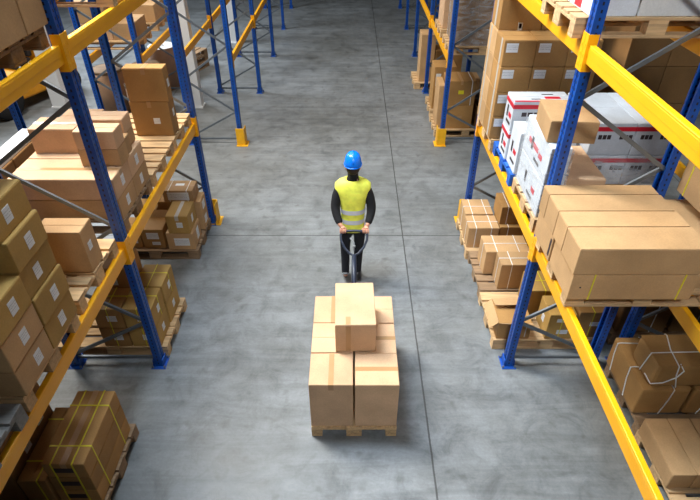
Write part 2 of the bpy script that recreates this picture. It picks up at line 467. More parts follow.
# ---- left, lower level, nearest bay -------------------------------------
palL(1.28, L1, 'grey weathered empty pallet on left lower beam, nearest camera', mat='greywood', xa=-2.04)
palL(2.12, L1, 'pallet under labelled carton stack on left lower beam', xa=-2.05)
palL(3.02, L1, 'pallet with single carton and bare boards, left lower beam', xa=-2.07)
oc = 'labelled cartons on the left lower beam'
hs = [(D1+.2225*k+.0005, D1+.2225*(k+1)-.0015) for k in range(5)]
wd = ['bottom', 'second from bottom', 'middle', 'fourth from bottom', 'top']
for k in range(5):
    dx = (.0, .012, -.006, .008, -.02)[k]
    carton(-2.415+dx, -2.025+dx, 2.527, 2.912, *hs[k], 'ochre labelled carton, %s of five-high column facing the aisle' % wd[k], oc, 'olive', 'y', 'tape' if k == 4 else None, [('a', (-.0, .05, -.05, .02, -.1)[k], .5, .075, .1)])
for k in range(3):
    carton(-2.415, -2.025+.004*k, 2.132, 2.517, *hs[k], 'ochre labelled carton, %s of three-high column nearest the grey pallet' % ('bottom', 'middle', 'top')[k], oc, 'olive' if k == 2 else 'kraft', 'y', 'tape' if k == 2 else None, [('a', (.1, .02, .08)[k], .5, .075, .1)])
for k in range(4):
    carton(-2.815, -2.425, 2.527, 2.912, *hs[k], 'brown carton, %s of inner column behind the five-high column' % ('bottom', 'second', 'third', 'top')[k], oc, 'brown', 'y')
for k in range(3):
    carton(-2.815, -2.425, 2.132, 2.517, *hs[k], 'brown carton, %s of inner column behind the three-high column' % ('bottom', 'middle', 'top')[k], oc, 'brown', 'y')
carton(-2.44, -2.078, 3.357, 3.565, D1, 2.134, 'single kraft carton with small label alone on its pallet', None, 'kraft', 'x', None, [('a', -.1, .55, .06, .075)])
# ---- left, lower level, second bay --------------------------------------
palL(4.1, L1, 'pallet under long pale cartons on left lower beam', mat='oldwood', xa=-2.085)
palL(4.96, L1, 'nearly empty pallet between carton loads, left lower beam', xa=-2.08)
palL(5.79, L1, 'pallet under two big brown cartons, left lower beam by passage', xa=-2.08)
lc = 'pale cartons on the left lower beam'
lz = [(D1, 1.953), (1.956, 2.164)]
for j, (ya, yb, tx) in enumerate(((4.12, 4.512, 'near'), (4.52, 4.91, 'far'))):
    for k in range(2):
        carton(-3.02, -2.09, ya, yb, *lz[k], 'long pale carton, %s layer at %s end of its pallet' % (('lower', 'upper')[k], tx), lc, 'kraft' if k == 0 else 'tan', 'x', 'tape' if k and j == 0 else None, [('a', 0, .5, .07, .1)])
carton(-2.44, -2.08, 4.36, 4.555, 2.1665, 2.334, 'small tan carton, lower of pair atop long pale cartons', lc, 'kraft', 'x')
carton(-2.44, -2.08, 4.36, 4.555, 2.3365, 2.503, 'small tan carton, upper of pair atop long pale cartons', lc, 'tan', 'x')
carton(-2.30, -2.10, 4.565, 4.71, 2.1665, 2.335, 'tiny kraft carton tucked between the two small carton stacks', lc, 'kraft', 'y')
carton(-2.50, -2.14, 4.72, 4.93, 2.1665, 2.31, 'small carton, lower of far pair atop long pale cartons', lc, 'kraft', 'x')
carton(-2.50, -2.14, 4.72, 4.93, 2.3125, 2.46, 'small carton, upper of far pair atop long pale cartons', lc, 'tan', 'x')
carton(-2.99, -2.56, 4.62, 4.90, 2.1665, 2.41, 'square tan carton at the back of the pale stack', lc, 'tan', 'x', 'tape')
carton(-2.98, -2.6, 5.06, 5.42, D1, 2.28, 'tan carton at the back of the nearly empty pallet', lc, 'tan', 'x')
carton(-2.535, -2.092, 5.906, 6.12, D1, 2.163, 'big brown labelled carton, lower of pair by the passage', 'big cartons by the passage', 'brown', 'y', 'tape', [('n', .12, .45, .075, .07), ('a', .1, .6, .06, .09)])
carton(-2.525, -2.075, 5.906, 6.07, 2.1655, 2.545, 'big brown carton, upper of pair by the passage', 'big cartons by the passage', 'brown', 'y', 'tape', [('a', .1, .5, .06, .09)])
# ---- left, upper level ---------------------------------------------------
palL(3.05, L2, 'dark pallet with cartons on the left upper beam', mat='oldwood', xa=-2.10)
palL(4.98, L2, 'empty pale pallet overhead on the left upper beam', xa=-2.05)
palL(2.15, L2, 'dark pallet added out of view on the left upper beam', mat='oldwood', xa=-2.10)  # unseen load, added to throw shade on the left floor
ul = 'big cartons on the left upper beam'
for (ya, yb, tx) in ((2.2, 2.93, 'added out of view'), (3.08, 3.572, 'nearer the camera'), (3.585, 3.872, 'nearer the blue post')):  # first carton is unseen, added with its pallet for the floor shade
    o = carton(-2.6, -2.07, ya, yb, D2, D2+.5, 'big brown printed carton on upper pallet, %s' % tx, ul, 'kraft', 'y', None,
               [('a', -.2, .62, .17, .018, 'greyink', 'print'), ('a', -.15, .54, .13, .018, 'greyink', 'print')])
# ---- left, floor ---------------------------------------------------------
palL(1.4, 0, 'floor pallet under low carton, lower left corner', xa=-2.1, mat='oldwood')
palL(2.26, 0, 'floor pallet under yellow-strapped cartons, left of aisle', xa=-2.03, mat='oldwood')
ys = 'yellow-strapped cartons on the floor pallet'
for k in range(3):
    za = F0+.188*k+.0005; 
    carton(-2.39+.004*k, -2.055, 2.30, 3.0, za, za+.181, 'long yellow-strapped brown carton, %s of the floor stack by aisle' % ('bottom', 'middle', 'top')[k], ys, 'brown', 'y', 'tape' if k == 2 else None,
           [('n', -.05, .55, .15, .06, 'ink', 'print')], [('x', -.28, 'ystrap', .006), ('x', .22, 'ystrap', .006), ('y', -.27, 'ystrap', .006), ('y', .28, 'ystrap', .006)])
carton(-2.635, -2.41, 2.28, 2.98, F0, .5, 'low yellow-strapped carton between tall dark carton and strapped stack', ys, 'brown', 'y', None, (), [('x', .2, 'ystrap', .006), ('y', -.25, 'ystrap', .006), ('y', .32, 'ystrap', .006)])
carton(-3.12, -2.655, 2.28, 2.96, F0, 1.0, 'tall dark carton on floor pallet beneath left lower beam', None, 'dark', 'x', None, [('a', .25, .55, .09, .11), ('a', -.1, .5, .09, .11)])
carton(-2.98, -2.44, 1.62, 2.13, F0, .45, 'low brown carton at the picture\'s bottom left corner', None, 'brown', 'x', None, [('n', .1, .5, .12, .05, 'red', 'print')])
palL(4.03, 0, 'floor pallet with bare boards under yellow-strapped blocks', xa=-2.0)
fc = 'cartons on the left floor pallet behind the nearest post'
for (xa, xb, ya, yb, tx) in ((-2.365, -2.06, 4.04, 4.385, 'near aisle-side'), (-2.355, -2.05, 4.405, 4.785, 'far aisle-side'), (-2.672, -2.378, 4.04, 4.38, 'near inner')):
    for k in range(2):
        za = (F0, .4235)[k]; zb = (.4175, .69)[k]
        carton(xa, xb, ya, yb, za, zb, 'labelled ochre carton, %s of the %s pair behind the post' % (('lower', 'upper')[k], tx), fc, 'olive' if 'inner' not in tx else 'brown', 'x', None,
               [('a', .0, .5, .07, .09), ('n', .1, .5, .1, .08)], [('x', 0., 'ystrap', .004)] + ([('y', .1, 'ystrap', .004)] if k else []))
carton(-2.68, -2.375, 4.41, 4.77, F0, .55, 'brown carton under the tallest one of the floor load behind post', fc, 'brown', 'x')
carton(-2.68, -2.375, 4.41, 4.77, .5525, .93, 'tallest brown labelled carton of the floor load behind post', fc, 'brown', 'x', None, [('n', -.1, .5, .09, .08)])
palL(5.765, 0, 'floor pallet of mixed cartons beside the cross passage', xa=-2.06, mat='oldwood')
ec = 'mixed cartons on the floor by the passage'
carton(-2.45, -2.095, 5.79, 6.16, F0, .408, 'kraft carton with wide front label, bottom of near aisle pair', ec, 'kraft', 'y', None, [('n', .05, .48, .2, .12), ('a', .1, .5, .1, .17)])
carton(-2.40, -2.115, 5.785, 6.16, .4105, .68, 'ochre taped carton, top of near aisle pair by passage', ec, 'olive', 'y', 'cleartape', [('n', .08, .5, .08, .08), ('a', .0, .5, .07, .11)])
o = carton(-2.795, -2.50, 5.83, 6.14, F0, .44, 'half open pinkish carton with raised flap on floor pallet', ec, 'brown', None, None, [('n', .0, .66, .16, .1), ('n', .1, .25, .11, .05)])
mesh('flap', lambda b: [b.faces.new([b.verts.new(p) for p in q]) for q in [((-.145, .15, .297), (.145, .15, .297), (.14, .20, .38), (-.14, .20, .38)), ((-.14, .203, .38), (.14, .203, .38), (.145, .153, .297), (-.145, .153, .297))]], M['kraft'], o)
carton(-3.1, -2.81, 5.83, 6.15, F0, .43, 'brown carton with label behind yellow beam, passage floor pallet', ec, 'brown', 'x', None, [('n', .1, .5, .13, .13)])
carton(-2.335, -2.07, 6.27, 6.54, F0, .375, 'small kraft carton, bottom of corner pair by yellow guard', ec, 'kraft', 'x', None, [('a', 0, .5, .12, .12)])
carton(-2.335, -2.07, 6.27, 6.54, .3775, .60, 'small kraft carton, top of corner pair by yellow guard', ec, 'kraft', 'x', None, [('a', 0, .5, .12, .12)])
carton(-2.66, -2.35, 6.27, 6.54, F0, .60, 'brown carton standing under the flat topmost carton', ec, 'brown', 'x')
carton(-2.555, -2.145, 6.27, 6.55, .6025, .775, 'topmost flat carton with wide front label, passage floor load', ec, 'kraft', 'x', 'tape', [('n', 0, .5, .29, .12), ('t', 0, .1, .12, .06)], [('x', -.3, 'wstrap', .004), ('x', .3, 'wstrap', .004)])
carton(-3.0, -2.68, 6.22, 6.52, F0, .5, 'brown carton at shaded back of the passage floor load', ec, 'brown', 'x', None, [('n', 0, .6, .12, .1)])

# ---- right, lower level, nearest bay ------------------------------------
palR(3.075, L1+.03, 'pallet under long brown cartons on right lower beam', xa=1.655)
rb = 'long brown cartons on the right lower beam'
DR = D1+.03; zz = 2.024
Ys = [(2.985, 3.262, 'nearest'), (3.268, 3.475, 'second'), (3.481, 3.72, 'third'), (3.726, 3.874, 'farthest')]
for q, (ya, yb, tx) in enumerate(Ys):
    carton(1.60, 2.515-.01*q, ya, yb, zz, 2.255, 'long flat brown carton on top, %s of four side by side' % tx, rb, 'kraft', None, None)
carton(1.615, 2.54, 2.995, 3.44, DR, 2.0195, 'long yellow-strapped carton underneath, nearer of the lower two', rb, 'kraft', None, None, [('n', -.42, .5, .012, .012, 'ink', 'hole')], [('x', -.33, 'ystrap', .005), ('x', .38, 'ystrap', .005)])
carton(1.61, 2.50, 3.46, 3.87, DR, 2.0195, 'long brown carton underneath, farther of the lower two', rb, 'kraft', None, None, [('b', -.42, .5, .03, .16, 'ink', 'slot')])
pallet(3.47, 3.4, L1, 'pallet under yellow-strapped upright carton, back right rack', 'oldwood')
carton(2.90, 3.42, 3.12, 3.84, D1, 2.22, 'flat brown carton under upright strapped carton, back right rack', None, 'kraft', None)
carton(2.56, 2.85, 3.13, 3.87, DR, 2.12, 'low flat carton between long brown cartons and upright one', None, 'kraft', None)
carton(2.70, 3.32, 3.24, 3.86, 2.2225, 2.9, 'upright yellow-strapped carton at right edge, back right rack', None, 'kraft', 'y', None, (), [('y', -.3, 'ystrap', .005), ('y', .34, 'ystrap', .005)], rz=R(1.5))
# ---- right, lower level, second bay -------------------------------------
palR(4.12, L1, 'pallet under film-wrapped white cartons, right lower beam', xa=1.69)
palR(4.97, L1, 'blue painted pallet on right lower beam', xa=1.67, mat='bluewood')
palR(5.80, L1, 'pallet under labelled brown wall of cartons', xa=1.64)
wc = 'white and red cartons on the right lower beam'
def words(n, v=.62):
    out = []
    for q in n:
        for k in range(3):
            for j in range(3): out.append(('n', q+k*.1+j*.026-.026, v, .014, .05, 'ink', 'print'))
    return out
def white(x0, x1, y0, y1, z0, z1, lab, near=True, side=False, top=False, band=True, diag=False):
    st = []
    W, D, H = x1-x0, y1-y0, z1-z0
    if band: st.append(('n', 0, .83, W, .045, 'red', 'red_band'))
    if near:
        for q in (-.3, .2):
            for k in range(3): st.append(('n', q+k*.105, .58, W*.085, .045, 'ink', 'print'))
    if band: st.append(('b', 0, .83, D, .045, 'red', 'red_band'))
    if diag: st.append(('b', .1, .5, .3, .05, 'red', 'red_band'))
    if side:
        st += [('b', .15, .5, .05, .12, 'ink', 'print'), ('b', -.2, .45, .1, .05, 'red', 'print'), ('b', -.1, .2, .16, .03, 'ink', 'print')]
    if top:
        st += [('t', .0, -.44, W*.98, .03, 'red', 'red_band'), ('t', -.1, -.25, .1, .02, 'ink', 'print'), ('t', .15, .2, .12, .02, 'ink', 'print'), ('t', .2, -.12, .16, .06, 'red', 'print')]
    return carton(x0, x1, y0, y1, z0, z1, lab, wc, 'whitebox', 'x', None, st)
white(1.71, 1.89, 4.16, 4.90, D1, 2.09, 'white red-striped carton, bottom of narrow wrapped stack by post', near=False, band=False, side=True)
white(1.71, 1.89, 4.16, 4.90, 2.0925, 2.44, 'white red-striped carton, top of narrow wrapped stack by post', near=False, band=False, diag=True, side=True)
carton(1.715, 2.12, 4.26, 4.76, 2.4425, 2.64, 'tan carton lying askew on the narrow wrapped stack', None, 'kraft', 'y', None, (), rz=R(-5))
carton(1.91, 2.28, 4.2, 4.88, D1, 2.12, 'plain tan carton behind the blue post, under film', None, 'tan', 'x')
white(1.68, 2.28, 5.31, 5.60, D1, 2.07, 'white red-printed carton, bottom of two against labelled wall', side=True)
white(1.68, 2.28, 5.31, 5.60, 2.0725, 2.40, 'white red-printed carton, top of two against labelled wall', side=True, top=True)
white(1.70, 2.28, 4.98, 5.295, D1, 2.2, 'white carton with yellow mark between two white stacks', side=True, band=False)
for k, (za, zb, tx) in enumerate(((D1, 2.068, 'lower'), (2.0705, 2.40, 'upper'))):
    white(2.31, 2.72, 4.77, 5.57, za, zb, 'white red-banded carton with dark lettering, %s one left of seam' % tx)
    white(2.724, 3.10, 4.77, 5.57, za, zb, 'white red-banded carton with dark lettering, %s one right of seam' % tx)
def film(x0, x1, y0, y1, z0, z1, lab):
    def f(b):
        n = 10
        def wall(p, q):
            d = (Vector(q)-Vector(p)); nrm = Vector((d.y, -d.x, 0)).normalized()
            g = [[b.verts.new(Vector(p)+d*(i/n)+Vector((0, 0, z0+(z1-z0)*j/n))+nrm*(random.random()*.004 if 0 < i < n else 0)) for j in range(n+1)] for i in range(n+1)]
            for i in range(n):
                for j in range(n): b.faces.new((g[i][j], g[i+1][j], g[i+1][j+1], g[i][j+1]))
        P = [(x0, y0, 0), (x1, y0, 0), (x1, y1, 0), (x0, y1, 0)]
        for i in range(4): wall(P[i], P[(i+1) % 4])
    o = mesh('stretch_film', f, M['film'], smooth=True, fix=False)
    return tag(o, lab, 'plastic film')
film(1.698, 1.902, 4.147, 4.912, D1, 2.42, 'clear stretch film round the narrow white carton stack')
film(2.303, 3.112, 4.757, 5.582, D1, 2.06, 'clear stretch film round the lettered white cartons')
bc = 'labelled brown cartons stacked four high'
bz = [(D1+.28*k+.0005, D1+.28*(k+1)-.0018) for k in range(4)]
rn = ['bottom', 'second', 'third', 'top']
for k in range(4):
    for j, tx in enumerate(('aisle-side', 'middle', 'inner')):
        xa = 1.62+.347*j
        carton(xa, xa+.343, 5.83, 6.19, *bz[k], 'brown carton with white label, %s row, %s column of labelled wall' % (rn[k], tx), bc, 'brown', 'x', None, [('n', -.24, .72, .125, .095)] + ([('b', -.2, .5, .05, .27, 'cleartape', 'tape')] if j == 0 else []))
for k in range(4):
    carton(1.62, 1.963, 6.2, 6.57, *bz[k], 'plain brown carton, %s row, behind labelled wall at aisle edge' % rn[k], bc, 'kraft', 'x', None, [('b', .2, .5, .05, .27, 'cleartape', 'tape')])
    carton(1.967, 2.62, 6.2, 6.57, *bz[k], 'plain brown double-width carton, %s row, behind labelled wall' % rn[k], bc, 'brown', 'x')
zt = bz[3][1]+.002
carton(1.63, 2.1, 6.21, 6.57, zt, zt+.33, 'large taped carton on top of labelled wall, aisle side', bc, 'brown', 'y', 'cleartape', [('n', .0, .12, .05, .08, 'cleartape', 'tape'), ('n', .0, .14, .03, .05, 'red', 'print'), ('b', 0, .5, .06, .32, 'cleartape', 'tape')])
carton(2.11, 2.58, 6.21, 6.57, zt, zt+.33, 'large plain carton on top of labelled wall, inner side', bc, 'brown', 'y')
# back right rack, lower level
pallet(3.52, 6.2, L1, 'pallet under dark cartons, back right rack', 'oldwood')
dk = 'dark cartons in the back right rack'
for k, (za, zb, tx) in enumerate(((D1, 2.16, 'bottom'), (2.1625, 2.58, 'middle'), (2.5825, 3.0, 'top'))):
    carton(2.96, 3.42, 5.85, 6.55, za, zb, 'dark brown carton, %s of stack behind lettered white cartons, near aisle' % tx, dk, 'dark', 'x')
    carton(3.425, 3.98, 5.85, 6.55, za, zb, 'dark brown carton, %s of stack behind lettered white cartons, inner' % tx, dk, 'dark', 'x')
# ---- right, upper level --------------------------------------------------
palR(4.04, L2, 'pallet with white cartons on right upper beam', xa=1.60)
uw = 'white cartons on the right upper beam'
carton(1.70, 2.03, 4.06, 4.5, D2, D2+.42, 'white carton with red mark, aisle end of right upper pallet', uw, 'whitebox', 'x', None, [('b', .1, .15, .14, .1, 'red', 'print'), ('b', .12, .3, .1, .05, 'ink', 'print')])
carton(1.70, 2.03, 4.51, 4.83, D2, D2+.42, 'white carton behind the red-marked one, right upper pallet', uw, 'whitebox', 'x')
carton(2.04, 2.76, 4.06, 4.82, D2, D2+.42, 'wide pale grey carton on inner end of right upper pallet', uw, 'greybox', 'x')

# ---- right, floor ----------------------------------------------------------
palR(4.13, 0, 'floor pallet under open carton by blue foot plate', xa=1.57)
palR(4.96, 0, 'second floor pallet right of aisle, under white-strapped cartons', xa=1.58, mat='oldwood')
palR(5.76, 0, 'third floor pallet right of aisle, nearest cross passage', xa=1.55)
ws = 'white-strapped cartons on the right floor pallets'
WS = [('x', -.25, 'wstrap', .004), ('x', .25, 'wstrap', .004), ('y', 0, 'wstrap', .004)]
carton(1.56, 1.965, 5.84, 6.15, F0, .46, 'white-strapped carton at front corner of third floor pallet', ws, 'kraft', 'x', None, [('n', .1, .45, .12, .08, 'tape', 'label')], WS)
carton(1.57, 1.95, 6.17, 6.55, F0, .47, 'white-strapped carton behind the front corner one, beside yellow guard', ws, 'kraft', 'x', None, (), WS)
carton(1.98, 2.41, 5.86, 6.24, F0, .46, 'brown carton beneath a strapped carton, third floor pallet', ws, 'brown', 'x', None, (), WS[:2])
carton(1.975, 2.32, 5.93, 6.3, .4675, .73, 'white-strapped carton raised on another, third floor pallet', ws, 'brown', 'x', None, [('n', .1, .5, .12, .08, 'tape', 'label')], WS[:1])
carton(1.67, 2.21, 5.27, 5.62, F0, .5, 'white-strapped carton at far side of second floor pallet', ws, 'kraft', 'x', None, (), WS)
carton(1.79, 2.30, 4.985, 5.25, F0, .52, 'white-strapped carton at near side of second floor pallet', ws, 'kraft', 'x', None, (), WS)
carton(2.33, 2.66, 5.0, 5.4, F0, .45, 'unstrapped brown carton at back of second floor pallet', ws, 'brown', 'x')
o = carton(1.60, 1.96, 4.15, 4.55, F0, .385, 'open-flapped brown carton nearest the blue foot plate', None, 'brown', None, None, [('n', .35, .45, .01, .16, 'cleartape', 'tape')])
def flaps(b):
    for q in [((-.18, -.2, .239), (.18, -.2, .239), (.16, -.30, .31), (-.17, -.29, .32)), ((-.18, .2, .239), (.18, .2, .239), (.19, .03, .30), (-.18, .03, .29)), ((-.18, -.19, .239), (-.18, .19, .239), (-.26, .18, .15), (-.26, -.18, .15))]:
        P = [Vector(p) for p in q]; n = (P[1]-P[0]).cross(P[2]-P[0]).normalized()*.004
        a = [b.verts.new(p) for p in P]; c = [b.verts.new(p+n) for p in P]
        b.faces.new(a); b.faces.new(c[::-1])
        for i in range(4): b.faces.new((a[i], a[(i+1) % 4], c[(i+1) % 4], c[i]))
mesh('flap', flaps, M['kraft'], o)
yl = 'yellow-strapped cartons on the floor by the right post'
YS = [('x', 0, 'ystrap', .004), ('y', 0, 'ystrap', .004)]
carton(2.02, 2.34, 4.52, 4.88, F0, .52, 'yellow-strapped carton directly behind the open-flapped one', yl, 'olive', 'x', None, (), YS)
carton(2.13, 2.42, 4.15, 4.47, F0, .50, 'yellow-strapped carton with two white labels by grey brace', yl, 'olive', 'x', None, [('n', .0, .78, .12, .05), ('n', .1, .3, .12, .06), ('b', 0, .5, .07, .1)], YS[:1])
carton(2.45, 2.76, 4.17, 4.62, F0, .52, 'yellow-strapped carton with diamond label, behind the yellow beam', yl, 'brown', 'x', None, [('n', .15, .55, .12, .06), ('b', 0, .65, .09, .09)], YS)
# back right rack, floor
pallet(3.31, 3.42, 0, 'floor pallet under string-tied cartons, right of yellow beam', 'oldwood')
pallet(3.28, 2.6, 0, 'floor pallet under plain brown cartons, lower right corner')
pallet(3.5, 4.6, 0, 'floor pallet of dark string-tied cartons, back right rack', 'oldwood')
sg = 'string-tied cartons on the floor, right side'
def loop_x(W, D, H, x, sk=.0, e=.006):
    return [(x, -D/2-e, .01), (x+sk, -D/2-e, H*.6), (x+sk*1.3, -D/2-e, H+e*.3), (x+sk*1.3, -D/2+.02, H+e), (x+sk, 0, H+e), (x, D/2-.02, H+e), (x, D/2+e, H), (x, D/2+e, .01)]
def loop_y(W, D, H, y, sk=.0, e=.006):
    return [(-W/2-e, y, .01), (-W/2-e, y+sk, H*.6), (-W/2-e, y+sk*1.2, H+e*.3), (-W/2+.02, y+sk*1.2, H+e), (0, y+sk, H+e), (W/2-.02, y, H+e), (W/2+e, y, H), (W/2+e, y, .01)]
def sbox(x0, x1, y0, y1, z0, z1, lab, paths, mat='brown', bev=.03):
    W, D, H = x1-x0, y1-y0, z1-z0
    return carton(x0, x1, y0, y1, z0, z1, lab, sg, mat, None, None, (), (), bev=bev, marks=[(p(W, D, H), .0055, 'wstrap') for p in paths])
sbox(2.69, 3.14, 3.17, 3.83, F0, .5, 'string-tied brown carton, bottom layer, end facing aisle', [lambda W, D, H: loop_x(W, D, H, .02, .03), lambda W, D, H: loop_y(W, D, H, -.12, .05), lambda W, D, H: loop_y(W, D, H, .2, .04)], bev=.02)
sbox(3.17, 3.62, 3.17, 3.83, F0, .5, 'string-tied brown carton, bottom layer, inner one at frame edge', [lambda W, D, H: loop_x(W, D, H, -.1, .05), lambda W, D, H: loop_x(W, D, H, .05, .05)], bev=.02)
sbox(2.74, 3.62, 3.19, 3.58, .515, .80, 'rounded carton tied with loose white string, on top layer', [
    lambda W, D, H: loop_x(W, D, H, -.2, -.05, .008), lambda W, D, H: loop_x(W, D, H, .3, .02, .008),
    lambda W, D, H: [(-W/2-.006, .0, .02), (-W/2-.006, -.03, H*.7), (-W/2+.0, -.04, H+.006), (-W/2+.06, -.04, H+.008), (0, -.03, H+.009), (W/2-.05, -.02, H+.008)],
    lambda W, D, H: [(-W/2-.007, -.08, .06), (-W/2+.0, -D/2+.0, .05), (-W/2+.1, -D/2-.008, .07), (-W/2+.2, -D/2-.008, .14), (-W/2+.24, -D/2-.007, H*.8), (-W/2+.20, -D/2+.02, H+.006)]], bev=.035)
pb = 'plain brown cartons in the lower right corner'
for j, tx in enumerate(('aisle-end', 'middle', 'inner')):
    carton(2.665+.205*j, 2.865+.205*j, 2.42, 2.975, F0, .345, 'long plain brown carton, %s one of row in lower corner' % tx, pb, 'kraft', None, None, bev=.012)
sbox(2.95, 3.5, 4.25, 4.7, F0, .62, 'dark string-tied carton, front one behind blue rear post', [lambda W, D, H: loop_x(W, D, H, .1), lambda W, D, H: loop_y(W, D, H, .05)], 'dark', .02)
sbox(3.54, 4.07, 4.25, 4.7, F0, .62, 'dark string-tied carton, inner one behind blue rear post', [lambda W, D, H: loop_x(W, D, H, .0), lambda W, D, H: loop_y(W, D, H, .05)], 'dark', .02)

# ---- right, beyond the cross passage -------------------------------------
palR(9.45, L1, 'far pallet under wrapped dark cartons, right lower beam', xa=1.68)
palR(10.5, L1, 'farther pallet under pale cartons, right lower beam', xa=1.68)
fd = 'dark cartons of the far wrapped load'
for k in range(4):
    for j, tx in enumerate(('aisle-side', 'middle', 'inner')):
        za = D1+.27*k
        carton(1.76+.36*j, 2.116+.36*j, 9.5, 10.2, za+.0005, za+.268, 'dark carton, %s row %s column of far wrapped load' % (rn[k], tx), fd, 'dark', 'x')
film(1.745, 2.85, 9.485, 10.215, D1, 2.8, 'stretch film round the far dark carton load')
for k in range(3):
    carton(1.72, 2.15, 10.6, 11.2, D1+.3*k+.0005, D1+.3*k+.298, 'pale carton, %s of the far column past wrapped load' % ('bottom', 'middle', 'top')[k], 'pale cartons far along the right beam', 'tan', 'x')
ff = 'cartons on the far floor pallets right of aisle'
palR(9.6, 0, 'far floor pallet under tall brown cartons past the passage', xa=1.6)
palR(10.55, 0, 'far floor pallet under film-wrapped carton past the passage', xa=1.62)
palR(12.15, 0, 'farthest floor pallet, under slim tall cartons', xa=1.45)
carton(1.77, 2.3, 9.68, 10.2, F0, .6, 'tall brown carton, lower of pair just past right yellow guard', ff, 'brown', 'y', None, [('n', .05, .5, .09, .05, 'tape', 'label')])
carton(1.77, 2.3, 9.68, 10.2, .6025, 1.06, 'tall brown carton with yellow mark, just past right guard', ff, 'brown', 'y', 'tape', [('n', .0, .55, .1, .07, 'ystrap', 'mark')], [('x', .36, 'wstrap', .006)])
carton(1.64, 1.755, 9.75, 10.25, F0, .95, 'slim upright tan carton at aisle side of far floor pallet', ff, 'kraft', 'y')
carton(2.38, 2.75, 9.75, 10.3, F0, .55, 'low brown carton under the grey plastic bundle', ff, 'dark', 'x')
carton(1.66, 2.1, 10.65, 11.1, F0, 1.0, 'brown carton with strip of white wrap, second far floor pallet', ff, 'brown', 'y', None, [('n', -.3, .7, .1, .25, 'wstrap', 'wrap')])
carton(2.2, 2.6, 10.65, 11.1, F0, .75, 'plain tan carton inside of second far floor pallet', ff, 'kraft', 'y')
carton(1.56, 1.88, 12.25, 12.7, F0, 1.18, 'slim tall carton standing at the farthest floor pallet', ff, 'kraft', 'y')
carton(1.9, 2.5, 12.2, 12.7, F0, .85, 'wide brown carton with pale top on farthest floor pallet', ff, 'brown', 'y')
def blob(b):
    bmesh.ops.create_icosphere(b, subdivisions=3, radius=1)
    for v in b.verts:
        n = 1+.22*math.sin(v.co.x*7+v.co.y*5)*math.sin(v.co.z*6+v.co.x*3)
        v.co = Vector((v.co.x*.17*n, v.co.y*.2*n, max(-.8, v.co.z)*.1*n+.08))
    mz = min(v.co.z for v in b.verts)
    for v in b.verts: v.co.z -= mz
tag(mesh('plastic_bundle', blob, M['bundle'], smooth=True, loc=(2.56, 10.0, .55)), 'crumpled grey plastic bundle on a low far carton', 'plastic sheet')

# ---- left background -------------------------------------------------------
pallet(-4.36, 10.15, L1, 'pallet under cartons in back left rack above drums', 'wood')
pallet(-4.36, 11.35, L1, 'farther pallet in the back left rack', 'wood')
bl = 'cartons in the back left rack'
carton(-4.2, -3.8, 9.85, 10.5, D1, 2.02, 'tan carton at aisle end, bottom, back left rack load', bl, 'kraft', 'x', None)
carton(-4.86, -4.21, 9.85, 10.5, D1, 2.02, 'wide tan carton at the bottom of back left rack load', bl, 'tan', 'x', None)
carton(-4.86, -4.25, 9.85, 10.5, 2.0225, 2.35, 'wide tan carton on top of back left rack load', bl, 'kraft', 'x', 'tape')
carton(-4.3, -3.8, 11.05, 11.7, D1, 2.05, 'tan carton, bottom of the farther back left load', bl, 'kraft', 'x')
carton(-4.9, -4.32, 11.05, 11.7, D1, 2.3, 'taller carton of the farther back left load', bl, 'brown', 'x')
for k in range(3):
    for ya, yb, tx in ((4.62, 5.29, 'near'), (5.31, 5.99, 'far')):
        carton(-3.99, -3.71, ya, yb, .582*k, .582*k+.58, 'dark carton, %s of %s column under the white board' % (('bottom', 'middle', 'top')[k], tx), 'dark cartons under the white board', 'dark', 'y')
tag(mesh('white_board', lambda b: bm_box(b, -3.95, -3.73, 4.6, 6.02, 1.7465, 1.7865, .004), M['white']), 'long white board lying on dark cartons behind the left rack', 'board')
def drum(x, y, r, h, lab, paper=False):
    t = thing('paper_roll' if paper else 'fibre_drum', lab, 'paper roll' if paper else 'drum', (x, y, 0), 0, None if paper else 'open fibre drums')
    if paper:
        mesh('roll', lambda b: bm_lathe(b, [(.05, h), (r-.01, h), (r, h-.01), (r, .0), (.05, 0)]), M['drum'], t, True)
        mesh('end_paper', lambda b: bm_lathe(b, [(.06, h+.001), (r-.012, h+.001), (r-.012, h+.004), (.06, h+.004)], 28), M['paper'], t)
        mesh('core', lambda b: bm_lathe(b, [(.0, h-.02), (.045, h-.02), (.05, h+.01), (.058, h+.01), (.058, 0)], 20), M['ink'], t)
    else:
        mesh('drum_wall', lambda b: bm_lathe(b, [(0, 0), (r, 0), (r, h), (r-.012, h), (r-.012, .02), (0, .02)]), M['drum'], t, True)
        mesh('rim_hoop', lambda b: bm_lathe(b, [(r+.001, h-.05), (r+.008, h-.045), (r+.008, h-.005), (r+.001, h)], 28), M['oldwood'], t, True)
        mesh('base_hoop', lambda b: bm_lathe(b, [(r+.001, .0), (r+.008, .005), (r+.008, .045), (r+.001, .05)], 28), M['oldwood'], t, True)
drum(-4.95, 10.9, .31, .9, 'open cardboard drum beside the yellow forklift')
drum(-4.24, 11.15, .29, .9, 'open cardboard drum before the white-topped roll')
drum(-4.25, 12.35, .31, .92, 'brown roll with white paper top behind drums', True)
drum(-4.15, 10.35, .27, .8, 'wrapped cardboard drum half hidden behind the big cartons')
for k in range(3): pallet(-4.2, 13.4, .145*k, 'brown pallet, %s of the low stack by far white pillar' % ('bottom', 'middle', 'top')[k], 'oldwood', R(70))
